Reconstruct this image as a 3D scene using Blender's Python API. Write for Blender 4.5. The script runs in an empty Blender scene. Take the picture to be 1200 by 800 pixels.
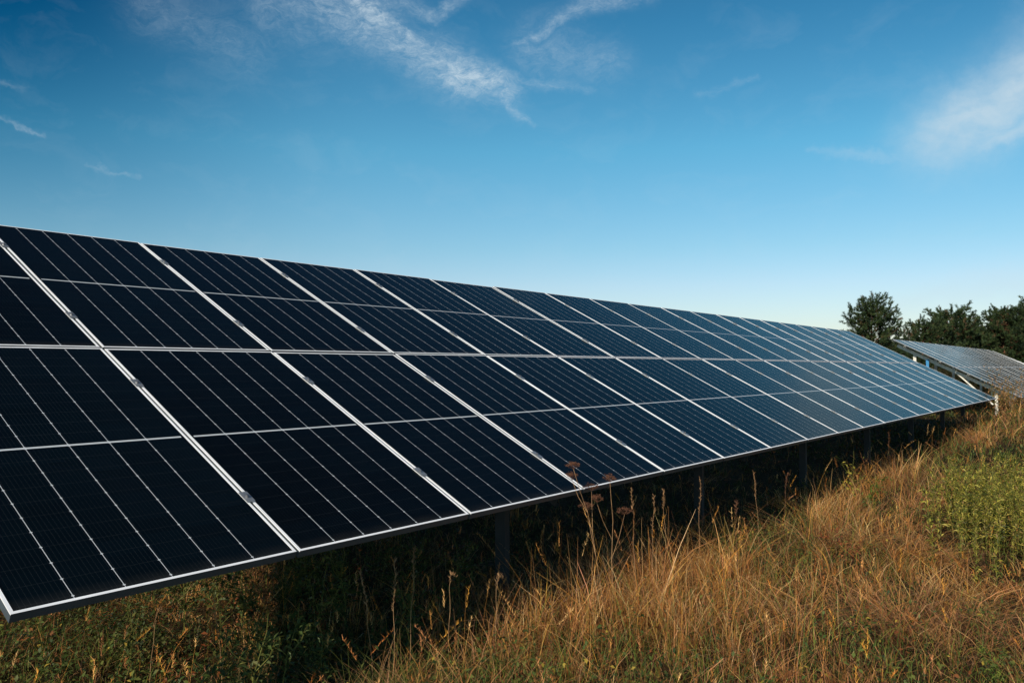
import bpy, bmesh, math, random
import numpy as np
from mathutils import Vector, Matrix

random.seed(7)
rng = np.random.default_rng(11)
R = math.radians
scene = bpy.context.scene
COL = scene.collection

# ------------------------------------------------------------------ layout
CAM = Vector((-2.276, -2.929, 1.604))
YAW, PITCH, LENS = 37.57, 1.80, 28.66
TILT = R(27.03)
PITCH_X = 1.155            # panel pitch along the row
ROW_L = 2.0208             # panel pitch up the slope
EDGE_Z = 0.8
SUN_EL, SUN_AZ = R(34), R(184)      # azimuth measured from +X towards +Y
SUN = Vector((math.cos(SUN_EL)*math.cos(SUN_AZ), math.cos(SUN_EL)*math.sin(SUN_AZ), math.sin(SUN_EL)))

# ------------------------------------------------------------------ helpers
def link(o, parent=None):
    COL.objects.link(o)
    if parent is not None:
        o.parent = parent
    return o

def tag(o, label=None, cat=None, group=None, kind=None):
    if label: o['label'] = label
    if cat: o['category'] = cat
    if group: o['group'] = group
    if kind: o['kind'] = kind
    return o

def empty(name, loc=(0, 0, 0), rot=(0, 0, 0)):
    o = bpy.data.objects.new(name, None)
    o.location = loc
    o.rotation_euler = rot
    o.empty_display_size = 0.2
    return link(o)

def bm_box(bm, x0, x1, y0, y1, z0, z1):
    v = [bm.verts.new((x, y, z)) for z in (z0, z1) for y in (y0, y1) for x in (x0, x1)]
    for f in ((0, 2, 3, 1), (4, 5, 7, 6), (0, 1, 5, 4), (2, 6, 7, 3), (0, 4, 6, 2), (1, 3, 7, 5)):
        bm.faces.new([v[i] for i in f])
    return v

def bm_bar(bm, a, b, w, h, up=Vector((0, 0, 1))):
    a, b = Vector(a), Vector(b)
    d = (b - a).normalized()
    s = d.cross(up).normalized()
    u = s.cross(d).normalized()
    v = [bm.verts.new(p + s*sx*w/2 + u*sz*h/2) for p in (a, b) for sx, sz in ((-1, -1), (1, -1), (1, 1), (-1, 1))]
    for f in ((0, 1, 2, 3), (7, 6, 5, 4), (0, 4, 5, 1), (1, 5, 6, 2), (2, 6, 7, 3), (3, 7, 4, 0)):
        bm.faces.new([v[i] for i in f])

def bm_cyl(bm, c, r, h, n=12):
    lo = [bm.verts.new((c[0]+r*math.cos(2*math.pi*i/n), c[1]+r*math.sin(2*math.pi*i/n), c[2])) for i in range(n)]
    hi = [bm.verts.new((v.co.x, v.co.y, c[2]+h)) for v in lo]
    for i in range(n):
        bm.faces.new((lo[i], lo[(i+1) % n], hi[(i+1) % n], hi[i]))
    bm.faces.new(hi); bm.faces.new(lo[::-1])

def bm_tube(bm, pts, rads, n=6):
    prev = None
    for i, (p, r) in enumerate(zip(pts, rads)):
        p = Vector(p)
        d = (Vector(pts[min(i+1, len(pts)-1)]) - Vector(pts[max(i-1, 0)])).normalized()
        a = d.orthogonal().normalized() if prev is None else (ax - d*ax.dot(d)).normalized()
        ax = a
        b = d.cross(a)
        ring = [bm.verts.new(p + (a*math.cos(2*math.pi*k/n) + b*math.sin(2*math.pi*k/n))*r) for k in range(n)]
        if prev:
            for k in range(n):
                bm.faces.new((prev[k], prev[(k+1) % n], ring[(k+1) % n], ring[k]))
        prev = ring
    bm.faces.new(prev)

def finish(name, bm, mat, parent=None, smooth=False, bevel=0):
    bmesh.ops.recalc_face_normals(bm, faces=bm.faces)
    me = bpy.data.meshes.new(name)
    bm.to_mesh(me); bm.free()
    if mat: me.materials.append(mat)
    if smooth:
        for p in me.polygons: p.use_smooth = True
    o = bpy.data.objects.new(name, me)
    link(o, parent)
    if bevel:
        m = o.modifiers.new('bevel', 'BEVEL'); m.width = bevel; m.segments = 2
    return o

def np_mesh(name, V, F, C, mat, parent=None):
    """V (n,3), F (m,4) quads, C (n,3) vertex colours"""
    me = bpy.data.meshes.new(name)
    n, m = len(V), len(F)
    me.vertices.add(n); me.vertices.foreach_set('co', np.ascontiguousarray(V, np.float32).ravel())
    me.loops.add(m*4); me.loops.foreach_set('vertex_index', np.ascontiguousarray(F, np.int32).ravel())
    me.polygons.add(m); me.polygons.foreach_set('loop_start', np.arange(0, m*4, 4, dtype=np.int32))
    me.update(calc_edges=True)
    if C is not None:
        at = me.color_attributes.new('Col', 'FLOAT_COLOR', 'POINT')
        c4 = np.ones((n, 4), np.float32); c4[:, :3] = C
        at.data.foreach_set('color', c4.ravel())
    me.materials.append(mat)
    o = bpy.data.objects.new(name, me)
    return link(o, parent)

def vnoise(x, y, s, seed):
    g = np.random.default_rng(seed).random((64, 64))
    x, y = np.asarray(x)/s + 500.3, np.asarray(y)/s + 500.7
    xi, yi = np.floor(x).astype(int), np.floor(y).astype(int)
    fx, fy = x-xi, y-yi
    fx, fy = fx*fx*(3-2*fx), fy*fy*(3-2*fy)
    G = lambda a, b: g[a % 64, b % 64]
    return (G(xi, yi)*(1-fx)*(1-fy)+G(xi+1, yi)*fx*(1-fy)+G(xi, yi+1)*(1-fx)*fy+G(xi+1, yi+1)*fx*fy)

def gz(x, y):
    x = np.asarray(x, float); y = np.asarray(y, float)
    fall = np.clip(x-49, 0, 30)*-0.04
    rise = 0.36*np.clip((x-11)/10, 0, 1)*np.clip((-y+1)/2.2, 0, 1)*np.clip((60-x)/30, 0, 1)
    return 0.10*(vnoise(x, y, 3.1, 3)-.5) + 0.25*(vnoise(x, y, 11, 4)-.5)*np.clip((np.abs(x)-6)/20, 0, 1) + fall + rise

# ------------------------------------------------------------------ materials
def newmat(name):
    m = bpy.data.materials.new(name); m.use_nodes = True
    nt = m.node_tree; nt.nodes.clear()
    return m, nt, nt.nodes, nt.links

def simple(name, col, rough=0.5, metal=0.0, noise=0.0, nscale=20, spec=0.5):
    m, nt, N, L = newmat(name)
    out = N.new('ShaderNodeOutputMaterial'); p = N.new('ShaderNodeBsdfPrincipled')
    L.new(p.outputs[0], out.inputs[0])
    p.inputs['Roughness'].default_value = rough; p.inputs['Metallic'].default_value = metal
    p.inputs['Specular IOR Level'].default_value = spec
    if noise:
        tc = N.new('ShaderNodeTexCoord'); nz = N.new('ShaderNodeTexNoise'); nz.inputs['Scale'].default_value = nscale
        nz.inputs['Detail'].default_value = 5
        cr = N.new('ShaderNodeValToRGB')
        cr.color_ramp.elements[0].position = .3; cr.color_ramp.elements[1].position = .7
        cr.color_ramp.elements[0].color = (*[c*(1-noise) for c in col], 1)
        cr.color_ramp.elements[1].color = (*[min(1, c*(1+noise)) for c in col], 1)
        L.new(tc.outputs['Object'], nz.inputs['Vector']); L.new(nz.outputs['Fac'], cr.inputs[0])
        L.new(cr.outputs[0], p.inputs['Base Color'])
        mr = N.new('ShaderNodeMapRange'); mr.inputs[3].default_value = rough*.8; mr.inputs[4].default_value = min(1, rough*1.25)
        L.new(nz.outputs['Fac'], mr.inputs[0]); L.new(mr.outputs[0], p.inputs['Roughness'])
    else:
        p.inputs['Base Color'].default_value = (*col, 1)
    return m

def leafmat(name, trans=0.3, rough=0.55, gain=1.0, spec=0.25, sat=1.0):
    m, nt, N, L = newmat(name)
    out = N.new('ShaderNodeOutputMaterial'); p = N.new('ShaderNodeBsdfPrincipled')
    at = N.new('ShaderNodeAttribute'); at.attribute_name = 'Col'
    hv = N.new('ShaderNodeHueSaturation'); hv.inputs['Value'].default_value = gain; hv.inputs['Saturation'].default_value = sat
    tr = N.new('ShaderNodeBsdfTranslucent'); mx = N.new('ShaderNodeMixShader')
    p.inputs['Roughness'].default_value = rough; p.inputs['Specular IOR Level'].default_value = spec
    mx.inputs[0].default_value = trans
    L.new(at.outputs['Color'], hv.inputs['Color'])
    L.new(hv.outputs[0], p.inputs['Base Color']); L.new(hv.outputs[0], tr.inputs['Color'])
    L.new(p.outputs[0], mx.inputs[1]); L.new(tr.outputs[0], mx.inputs[2]); L.new(mx.outputs[0], out.inputs[0])
    return m

def math_node(N, L, op, a, b=None, c=None):
    n = N.new('ShaderNodeMath'); n.operation = op
    for i, v in enumerate((a, b, c)):
        if v is None: continue
        if isinstance(v, (int, float)): n.inputs[i].default_value = v
        else: L.new(v, n.inputs[i])
    return n.outputs[0]

def glass_material(dust_reflection_amt=.004, name='pv_cells'):
    """monocrystalline half-cut cells under textured glass; local X across, Y up the panel, metres"""
    m, nt, N, L = newmat(name)
    out = N.new('ShaderNodeOutputMaterial')
    tc = N.new('ShaderNodeTexCoord'); sp = N.new('ShaderNodeSeparateXYZ'); L.new(tc.outputs['Object'], sp.inputs[0])
    M = lambda op, a, b=None, c=None: math_node(N, L, op, a, b, c)
    X, Y = sp.outputs['X'], sp.outputs['Y']
    W, H = 1.137, 2.001
    mx, my, mid = 0.026, 0.028, 0.0065      # margins and half the middle gap
    cw = (W-2*mx)/6
    ch = (H/2-my-mid)/10
    # distance to nearest vertical cell boundary
    u = M('DIVIDE', M('SUBTRACT', X, mx), cw)
    fu = M('ABSOLUTE', M('SUBTRACT', u, M('ROUND', u)))
    du = M('MULTIPLY', fu, cw)
    line = M('LESS_THAN', du, 0.0014)
    inside = M('MULTIPLY', M('GREATER_THAN', X, mx+.04), M('LESS_THAN', X, W-mx-.04))
    line = M('MULTIPLY', line, inside)
    # distance from the panel's middle, folded
    v = M('ABSOLUTE', M('SUBTRACT', Y, H/2))
    midl = M('LESS_THAN', v, mid)
    w = M('DIVIDE', M('SUBTRACT', v, mid), ch)
    fv = M('ABSOLUTE', M('SUBTRACT', w, M('ROUND', w)))
    dv = M('MULTIPLY', fv, ch)
    # little diamonds where four cell corners meet
    dia = M('MULTIPLY', M('LESS_THAN', M('ADD', du, dv), 0.0062), inside)
    rowgap = M('MULTIPLY', M('LESS_THAN', dv, 0.0006), 0.03)
    bus = M('DIVIDE', M('SUBTRACT', X, mx+cw/20), cw/10)
    busf = M('MULTIPLY', M('ABSOLUTE', M('SUBTRACT', bus, M('ROUND', bus))), cw/10)
    busl = M('MULTIPLY', M('LESS_THAN', busf, 0.0003), 0.05)
    vis = M('MULTIPLY', M('LESS_THAN', X, W-mx), M('GREATER_THAN', X, mx))
    fac = M('MAXIMUM', M('MAXIMUM', line, dia), M('MAXIMUM', midl, M('MAXIMUM', rowgap, busl)))
    fac = M('MULTIPLY', fac, vis)
    inf = N.new('ShaderNodeObjectInfo')
    cellc = N.new('ShaderNodeMix'); cellc.data_type = 'RGBA'
    cellc.inputs[6].default_value = (.0002, .0013, .0026, 1); cellc.inputs[7].default_value = (.0010, .0040, .0070, 1)
    # each cell is very slightly different
    wn = N.new('ShaderNodeTexWhiteNoise'); wn.noise_dimensions = '4D'
    cb = N.new('ShaderNodeCombineXYZ')
    L.new(M('FLOOR', u), cb.inputs[0]); L.new(M('FLOOR', M('DIVIDE', Y, ch)), cb.inputs[1])
    L.new(cb.outputs[0], wn.inputs['Vector']); L.new(inf.outputs['Random'], wn.inputs['W'])
    L.new(M('ADD', M('MULTIPLY', wn.outputs['Value'], .35), M('MULTIPLY', inf.outputs['Random'], .65)), cellc.inputs[0])
    mix = N.new('ShaderNodeMix'); mix.data_type = 'RGBA'
    L.new(fac, mix.inputs[0]); L.new(cellc.outputs[2], mix.inputs[6]); mix.inputs[7].default_value = (.50, .52, .54, 1)
    df = N.new('ShaderNodeBsdfDiffuse'); L.new(mix.outputs[2], df.inputs['Color'])
    gl = N.new('ShaderNodeBsdfGlossy'); gl.inputs['Color'].default_value = (.80, .96, 1.0, 1)
    # dust and stains vary the gloss
    nz = N.new('ShaderNodeTexNoise'); nz.inputs['Scale'].default_value = 1.7; nz.inputs['Detail'].default_value = 6
    av = N.new('ShaderNodeVectorMath'); av.operation = 'ADD'
    cb2 = N.new('ShaderNodeCombineXYZ'); L.new(M('MULTIPLY', inf.outputs['Random'], 40), cb2.inputs[2])
    L.new(tc.outputs['Object'], av.inputs[0]); L.new(cb2.outputs[0], av.inputs[1]); L.new(av.outputs[0], nz.inputs['Vector'])
    rr = N.new('ShaderNodeMapRange'); rr.inputs[1].default_value = .3; rr.inputs[2].default_value = .7
    rr.inputs[3].default_value = .10; rr.inputs[4].default_value = .17
    L.new(nz.outputs['Fac'], rr.inputs[0]); L.new(rr.outputs[0], gl.inputs['Roughness'])
    fr = N.new('ShaderNodeFresnel'); fr.inputs['IOR'].default_value = 1.30
    f2 = M('MAXIMUM', M('SUBTRACT', M('MULTIPLY', fr.outputs[0], GLOSS_GAIN), .012), .002)
    f2 = M('MINIMUM', f2, 0.9)
    ms = N.new('ShaderNodeMixShader')
    L.new(f2, ms.inputs[0]); L.new(df.outputs[0], ms.inputs[1]); L.new(gl.outputs[0], ms.inputs[2])
    # thin dust film; a heavy one paints a brown reflection instead
    dust = N.new('ShaderNodeBsdfDiffuse'); dust.inputs['Color'].default_value = (.30, .27, .23, 1)
    ms2 = N.new('ShaderNodeMixShader')
    n2 = N.new('ShaderNodeTexNoise'); n2.inputs['Scale'].default_value = 6; n2.inputs['Detail'].default_value = 8
    L.new(av.outputs[0], n2.inputs['Vector'])
    dm = N.new('ShaderNodeMapRange'); dm.inputs[1].default_value = .35; dm.inputs[2].default_value = .8
    dm.inputs[4].default_value = dust_reflection_amt; dm.inputs[3].default_value = dust_reflection_amt*.5
    L.new(n2.outputs['Fac'], dm.inputs[0])
    gr = N.new('ShaderNodeMapRange'); gr.inputs[1].default_value = .012; gr.inputs[2].default_value = .075; gr.inputs[3].default_value = .055; gr.inputs[4].default_value = 0
    L.new(Y, gr.inputs[0])
    grime = M('MULTIPLY', gr.outputs[0], n2.outputs['Fac'])
    # sparse droppings and splashes
    vo = N.new('ShaderNodeTexVoronoi'); vo.inputs['Scale'].default_value = 1.6; L.new(av.outputs[0], vo.inputs['Vector'])
    sp1 = M('MULTIPLY', M('LESS_THAN', M('ADD', vo.outputs['Distance'], M('MULTIPLY', n2.outputs['Fac'], .03)), .030), .35)
    L.new(M('ADD', M('ADD', dm.outputs[0], grime), sp1), ms2.inputs[0])
    L.new(ms.outputs[0], ms2.inputs[1]); L.new(dust.outputs[0], ms2.inputs[2])
    L.new(ms2.outputs[0], out.inputs[0])
    return m
GLOSS_GAIN = 0.50

M_GLASS = glass_material()
M_GLASS_BROWN_REFLECT = glass_material(.26, 'brown_reflection_pv_cells')  # heavy brown film paints the trees' reflection onto the far arrays' glass
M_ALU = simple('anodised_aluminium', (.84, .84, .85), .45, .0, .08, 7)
M_SIDE_SHADED = simple('shaded_frame_side', (.07, .09, .105), .5, .2, .1, 9)  # aluminium sides coloured dark, their shade painted into the material
M_BACK = simple('backsheet', (.62, .62, .60), .6)
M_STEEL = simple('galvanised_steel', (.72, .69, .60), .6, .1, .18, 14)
M_STEEL_SHADED = simple('shaded_steel', (.022, .026, .028), .7, .2, .3, 10)  # near-black colour paints the gloom beneath the foreground array onto its steel
M_CLAMP = simple('clamp_metal', (.30, .31, .32), .4, .6)
M_BOLT = simple('bolt_metal', (.30, .30, .31), .4, .9)
M_BLUE = simple('blue_plastic', (.03, .22, .45), .5)
M_LEAF = leafmat('plant_leaf', .32)
M_GRASS = leafmat('grass_blade', .34, gain=1.72, sat=1.05)
M_PINE = leafmat('pine_needles', .12, .6)
M_BARK = simple('pine_bark', (.16, .075, .045), .9, 0, .5, 6, .1)
M_TWIG = simple('shrub_wood', (.09, .06, .04), .9, 0, .4, 8, .1)

def ground_material():
    m, nt, N, L = newmat('meadow_soil')
    out = N.new('ShaderNodeOutputMaterial'); p = N.new('ShaderNodeBsdfPrincipled'); L.new(p.outputs[0], out.inputs[0])
    p.inputs['Roughness'].default_value = 1; p.inputs['Specular IOR Level'].default_value = 0.05
    tc = N.new('ShaderNodeTexCoord')
    a = N.new('ShaderNodeTexNoise'); a.inputs['Scale'].default_value = .35; a.inputs['Detail'].default_value = 8
    b = N.new('ShaderNodeTexNoise'); b.inputs['Scale'].default_value = 9; b.inputs['Detail'].default_value = 10; b.inputs['Roughness'].default_value = .7
    L.new(tc.outputs['Object'], a.inputs['Vector']); L.new(tc.outputs['Object'], b.inputs['Vector'])
    c1 = N.new('ShaderNodeValToRGB')
    e = c1.color_ramp.elements; e[0].position = .36; e[0].color = (.022, .020, .009, 1); e[1].position = .64; e[1].color = (.060, .036, .018, 1)
    c2 = N.new('ShaderNodeValToRGB')
    e = c2.color_ramp.elements; e[0].position = .3; e[0].color = (.35, .35, .35, 1); e[1].position = .75; e[1].color = (1.3, 1.2, 1.0, 1)
    mu = N.new('ShaderNodeMix'); mu.data_type = 'RGBA'; mu.blend_type = 'MULTIPLY'; mu.inputs[0].default_value = 1
    L.new(a.outputs['Fac'], c1.inputs[0]); L.new(b.outputs['Fac'], c2.inputs[0])
    L.new(c1.outputs[0], mu.inputs[6]); L.new(c2.outputs[0], mu.inputs[7]); L.new(mu.outputs[2], p.inputs['Base Color'])
    bp = N.new('ShaderNodeBump'); bp.inputs['Strength'].default_value = .8; bp.inputs['Distance'].default_value = .05
    L.new(b.outputs['Fac'], bp.inputs['Height']); L.new(bp.outputs[0], p.inputs['Normal'])
    return m

# ------------------------------------------------------------------ ground
def axis(lo, hi):
    a = [lo]; 
    v = [-1500, -700, -300, -150, -100, -60, -40, -30, -22] 
    return v
def build_ground():
    xs = np.concatenate([[-1500, -600, -200, -80, -40, -20], np.arange(-12, 30, .6), np.arange(30, 100, 2.5), [110, 140, 200, 400, 800, 2500]])
    ys = np.concatenate([[-1500, -600, -200, -80, -40, -25], np.arange(-16, 14, .6), np.arange(14, 60, 3.0), [70, 100, 200, 500, 1200, 2500]])
    Xg, Yg = np.meshgrid(xs, ys)
    V = np.stack([Xg.ravel(), Yg.ravel(), gz(Xg, Yg).ravel()], -1)
    nx, ny = len(xs), len(ys)
    i, j = np.meshgrid(np.arange(nx-1), np.arange(ny-1))
    a = (j*nx+i).ravel()
    F = np.stack([a, a+1, a+1+nx, a+nx], -1)
    o = np_mesh('ground', V, F, None, ground_material())
    o.data.polygons.foreach_set('use_smooth', np.ones(len(F), bool))
    tag(o, kind='structure')
build_ground()

# ------------------------------------------------------------------ solar arrays
PW, PH, GAP = 1.137, 2.001, PITCH_X-1.137
LIP, DEPTH = 0.0120, 0.035

def panel_mesh():
    bm = bmesh.new(); bm_box(bm, LIP-.004, PW-LIP+.004, LIP-.004, PH-LIP+.004, DEPTH-.0075, DEPTH-.0025)
    bmesh.ops.recalc_face_normals(bm, faces=bm.faces)
    me = bpy.data.meshes.new('solar_panel'); bm.to_mesh(me); bm.free()
    me.materials.append(M_GLASS); me.materials.append(M_BACK)
    for p in me.polygons:
        if p.normal.z < -.5: p.material_index = 1
    return me

def frame_mesh():
    bm = bmesh.new()
    # lip bars butted end to end, then the thinner side walls below them
    for x0, x1, y0, y1 in ((0, LIP, 0, PH), (PW-LIP, PW, 0, PH), (LIP, PW-LIP, 0, LIP), (LIP, PW-LIP, PH-LIP, PH)):
        bm_box(bm, x0, x1, y0, y1, DEPTH-.0022, DEPTH)
    t = .004
    for x0, x1, y0, y1 in ((0, t, 0, PH), (PW-t, PW, 0, PH), (t, PW-t, 0, t), (t, PW-t, PH-t, PH)):
        bm_box(bm, x0, x1, y0, y1, 0, DEPTH-.0044)
        bm_box(bm, x0, x1, y0, y1, DEPTH-.0044, DEPTH-.0022)
    for x0, x1, y0, y1 in ((t, .030, t, PH-t), (PW-.030, PW-t, t, PH-t), (.030, PW-.030, t, .026), (.030, PW-.030, PH-.026, PH-t)):
        bm_box(bm, x0, x1, y0, y1, 0, .002)
    bmesh.ops.recalc_face_normals(bm, faces=bm.faces)
    me = bpy.data.meshes.new('frame'); bm.to_mesh(me); bm.free(); me.materials.append(M_ALU); me.materials.append(M_SIDE_SHADED)
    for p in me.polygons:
        if p.normal.z < .5 and (p.center.z < DEPTH-.0047 or p.normal.y < -.5): p.material_index = 1  # lower walls and downslope face get the painted shade; sunlit upper strip stays bright
    return me

def clamp_mesh():
    bm = bmesh.new()
    bm_box(bm, -.021, .021, -.04, .04, DEPTH+.0005, DEPTH+.006)
    bm_box(bm, -.0045, .0045, -.03, .03, -.01, DEPTH+.0003)
    bmesh.ops.recalc_face_normals(bm, faces=bm.faces)
    me = bpy.data.meshes.new('clamp'); bm.to_mesh(me); bm.free(); me.materials.append(M_CLAMP); return me
def bolt_mesh():
    bm = bmesh.new(); bm_cyl(bm, (0, 0, DEPTH+.0062), .0095, .008, 6)
    bm_cyl(bm, (0, 0, DEPTH+.0143), .0050, .0015, 12)
    bmesh.ops.recalc_face_normals(bm, faces=bm.faces)
    me = bpy.data.meshes.new('bolt'); bm.to_mesh(me); bm.free(); me.materials.append(M_BOLT); return me
PM, FM, CM, BMESH = panel_mesh(), frame_mesh(), clamp_mesh(), bolt_mesh()
PM2 = PM.copy(); PM2.materials[0] = M_GLASS_BROWN_REFLECT

def solar_array(loc, ncols, label, clamps, roty=0.0, sag=0.0, posts_at=None, edge_z=EDGE_Z, steel=None, blue=False):
    steel = steel or M_STEEL
    """Empty at the ground below the lower left corner; +X along the row"""
    root = empty('solar_array', loc, (0, roty, 0))
    tag(root, label, 'solar array', 'rows of ground mounted solar panels')
    T = Matrix.Translation((0, 0, edge_z)) @ Matrix.Rotation(TILT, 4, 'X')
    rr = random.Random(int(loc[0]*10)+5)
    for r in range(2):
        for c in range(ncols):
            o = bpy.data.objects.new('solar_panel', PM if clamps else PM2); link(o, root)
            jit = Matrix.Rotation(R(max(-.1, min(.1, rr.gauss(0, .07)))), 4, 'X') @ Matrix.Rotation(R(max(-.12, min(.12, rr.gauss(0, .08)))), 4, 'Y')
            dz = sag*math.sin(c*.9+1)*.004
            o.matrix_local = T @ Matrix.Translation((c*PITCH_X+GAP/2, r*ROW_L, dz-DEPTH+rr.uniform(-.0012, .0012))) @ jit
            f = bpy.data.objects.new('frame', FM); link(f, o)
    if clamps:
        for c in range(0, ncols+1):
            for r in range(2):
                for s in (.215, .785):
                    o = bpy.data.objects.new('clamp', CM); link(o, root)
                    o.matrix_local = T @ Matrix.Translation((c*PITCH_X, r*ROW_L+s*PH, -DEPTH+.0015))
                    b = bpy.data.objects.new('bolt', BMESH); link(b, o)
    Lx = ncols*PITCH_X
    # purlins run along the row under the clamps
    for s in (.215*PH, .785*PH, ROW_L+.215*PH, ROW_L+.785*PH):
        bm = bmesh.new()
        y0 = s
        z1 = -DEPTH-.003
        for a in (bm_box(bm, -.06, Lx+.06, y0-.025, y0+.025, z1-.003, z1), bm_box(bm, -.06, Lx+.06, y0-.025, y0-.022, z1-.063, z1-.0032),
                  bm_box(bm, -.06, Lx+.06, y0+.022, y0+.025, z1-.063, z1-.0032)):
            pass
        for v in bm.verts: v.co = T @ v.co
        finish('purlin', bm, steel, root)
    for px in posts_at:
        # sloping rafter and its two posts, a brace between
        zt = -DEPTH-.003-.066
        bm = bmesh.new()
        bm_box(bm, px-.03, px+.03, .12, 2*ROW_L-.16, zt-.004, zt)
        bm_box(bm, px-.03, px-.026, .12, 2*ROW_L-.16, zt-.10, zt-.0042)
        bm_box(bm, px-.03, px+.03, .12, 2*ROW_L-.16, zt-.104, zt-.1002)
        for v in bm.verts: v.co = T @ v.co
        finish('rafter', bm, steel, root)
        for py in ((.72, 3.02) if px > .1 else (.72,)):
            top = edge_z + py*math.tan(TILT) - (DEPTH+.066+.11)/math.cos(TILT)
            bm = bmesh.new()
            bm_box(bm, px+.032, px+.037, py-.045, py+.045, -.4, top+.09)
            bm_box(bm, px+.0372, px+.085, py-.045, py-.040, -.4, top+.02)
            bm_box(bm, px+.0372, px+.085, py+.040, py+.045, -.4, top+.02)
            o = finish('post', bm, steel, root)
        bm = bmesh.new()
        a = Vector((px-.055, .80, .55)); bpos = Vector((px-.055, 1.9, edge_z+1.9*math.tan(TILT)-.14))
        bm_bar(bm, a, bpos, .04, .04)
        finish('brace', bm, steel, root)
    if blue:
        bm = bmesh.new()
        px = posts_at[0]; py = 2.62; top = edge_z + py*math.tan(TILT) - .16
        bm_box(bm, px-.10, px-.035, py-.045, py+.045, top-.38, top-.02)
        bm_cyl(bm, (px-.07, py, top-.50), .018, .118, 8)
        finish('cable_box', bm, M_BLUE, root, bevel=.01)
    return root

fix = [3.45, 6.75, 10.05, 13.35, 16.65, 19.95, 22.7]
solar_array((-PITCH_X, 0, 0), 20, 'long tilted array of dark blue solar panels filling the foreground', True, posts_at=fix, steel=M_STEEL_SHADED)
solar_array((26.55, -.12, -0.107), 19, 'second panel array, level, behind the far end of the foreground array, pines behind it', False,
            posts_at=[.35, 3.8, 7.3, 10.8, 14.3, 17.8, 21.2], blue=True)
solar_array((49.3, -.12, -0.12), 19, 'farthest array of panels, falling away downhill at the right edge beneath the pines', False,
            roty=R(2.4), posts_at=[.5, 4, 7.5, 11, 14.5, 18, 21.4])

# ------------------------------------------------------------------ grass
HEAD = R(YAW)
def sample_polar(n, d0, d1, power, half=R(52)):
    """points around the meadow in front; density falls as d^-power beyond"""
    u = rng.random(n)
    k = 2-power
    if abs(k) < 1e-6: d = d0*(d1/d0)**u
    else: d = (d0**k + u*(d1**k-d0**k))**(1/k)
    a = HEAD + (rng.random(n)*2-1)*half
    x = CAM.x + d*np.cos(a); y = CAM.y + d*np.sin(a)
    return x, y, d

def blades(x, y, h, w, lean, ldir, droop, col, z0=None, tipcol=None, seg=3):
    n = len(x)
    z = (gz(x, y)-.015) if z0 is None else z0
    ts = np.linspace(0, 1, seg+1)
    tw = ldir + rng.uniform(-1.2, 1.2, n) + np.pi/2
    wx, wy = np.cos(tw), np.sin(tw)
    dx, dy = np.cos(ldir), np.sin(ldir)
    V = np.empty((n, (seg+1)*2, 3), np.float32); C = np.empty_like(V)
    kink = rng.uniform(-.16, .16, (n, 2))
    for i, t in enumerate(ts):
        off = h*lean*t**1.7
        s = math.sin(t*5.0)
        px = x + dx*off + kink[:, 0]*h*s*t; py = y + dy*off + kink[:, 1]*h*s*t
        pz = z + h*(t - droop*t**2.6)
        ww = w*(1-.85*t**1.6)*.5
        V[:, 2*i, 0] = px-wx*ww; V[:, 2*i, 1] = py-wy*ww; V[:, 2*i, 2] = pz
        V[:, 2*i+1, 0] = px+wx*ww; V[:, 2*i+1, 1] = py+wy*ww; V[:, 2*i+1, 2] = pz
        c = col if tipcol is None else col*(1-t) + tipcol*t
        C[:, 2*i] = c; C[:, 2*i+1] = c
    base = (np.arange(n)*(seg+1)*2)[:, None]
    q = np.concatenate([base + np.array([[2*i, 2*i+1, 2*i+3, 2*i+2]]) for i in range(seg)], 1).reshape(-1, 4)
    return V.reshape(-1, 3), q, C.reshape(-1, 3)

def merge(parts):
    Vs, Fs, Cs, o = [], [], [], 0
    for V, F, C in parts:
        Vs.append(V); Fs.append(F+o); Cs.append(C); o += len(V)
    return np.concatenate(Vs), np.concatenate(Fs), np.concatenate(Cs)

PAL_DRY = np.array([(.36, .145, .05), (.42, .20, .06), (.50, .27, .095), (.58, .36, .15), (.40, .20, .075), (.62, .43, .21), (.33, .155, .065), (.47, .24, .12), (.54, .30, .08)])
PAL_PINK = np.array([(.38, .19, .09), (.30, .14, .07), (.44, .25, .12), (.24, .12, .05), (.36, .19, .06)])
PAL_GREEN = np.array([(.065, .095, .02), (.09, .115, .025), (.045, .07, .018), (.13, .14, .03)])
PAL_BROWN = np.array([(.12, .065, .03), (.17, .09, .04), (.08, .045, .022)])
def pick(pal, n): return pal[rng.integers(0, len(pal), n)]*rng.uniform(.75, 1.2, (n, 1))

def in_shade(x, y):
    return (y > -.05) & (y < 4.5) & (x > -.2-y*.0) & (x < 23)

def dryness(x, y):      # 0 green .. 1 dry
    return np.clip(.54 + 1.9*(vnoise(x, y, 1.3, 21)-.5) + .8*(vnoise(x, y, .45, 22)-.5) - .5*((x < .9) & (y > -.6) & (y < 4) & ~((np.abs(x-1.0) < .6) & (np.abs(y-1.9) < .6))), 0, 1)

def keep_mask(x, y, d, sparse=.45):
    k = np.ones(len(x), bool)
    k &= ~((y > 6) & (rng.random(len(x)) > .25))
    k &= ~((y > .7) & (y <= 6) & (rng.random(len(x)) > np.where((x < 5) & (y < 4), .9, sparse)))
    k &= y < 30
    return k

def tall_map(x, y):
    """height multiplier: taller along the lower edge of the array, matted and short further out"""
    edge = np.exp(-((y+.35)/.55)**2)*np.clip((x-.6)/1.2, 0, 1)
    far = np.clip((x-12)/10, 0, 1)*.5
    right = np.clip((-y-1.0)/1.2, 0, 1)*np.clip((9-x)/3, 0, 1)
    under = np.clip((y-.1)/.5, 0, 1)*.3
    return .66 + .50*edge + far - .22*right - under + .6*(vnoise(x, y, .7, 31)-.5)

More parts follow.
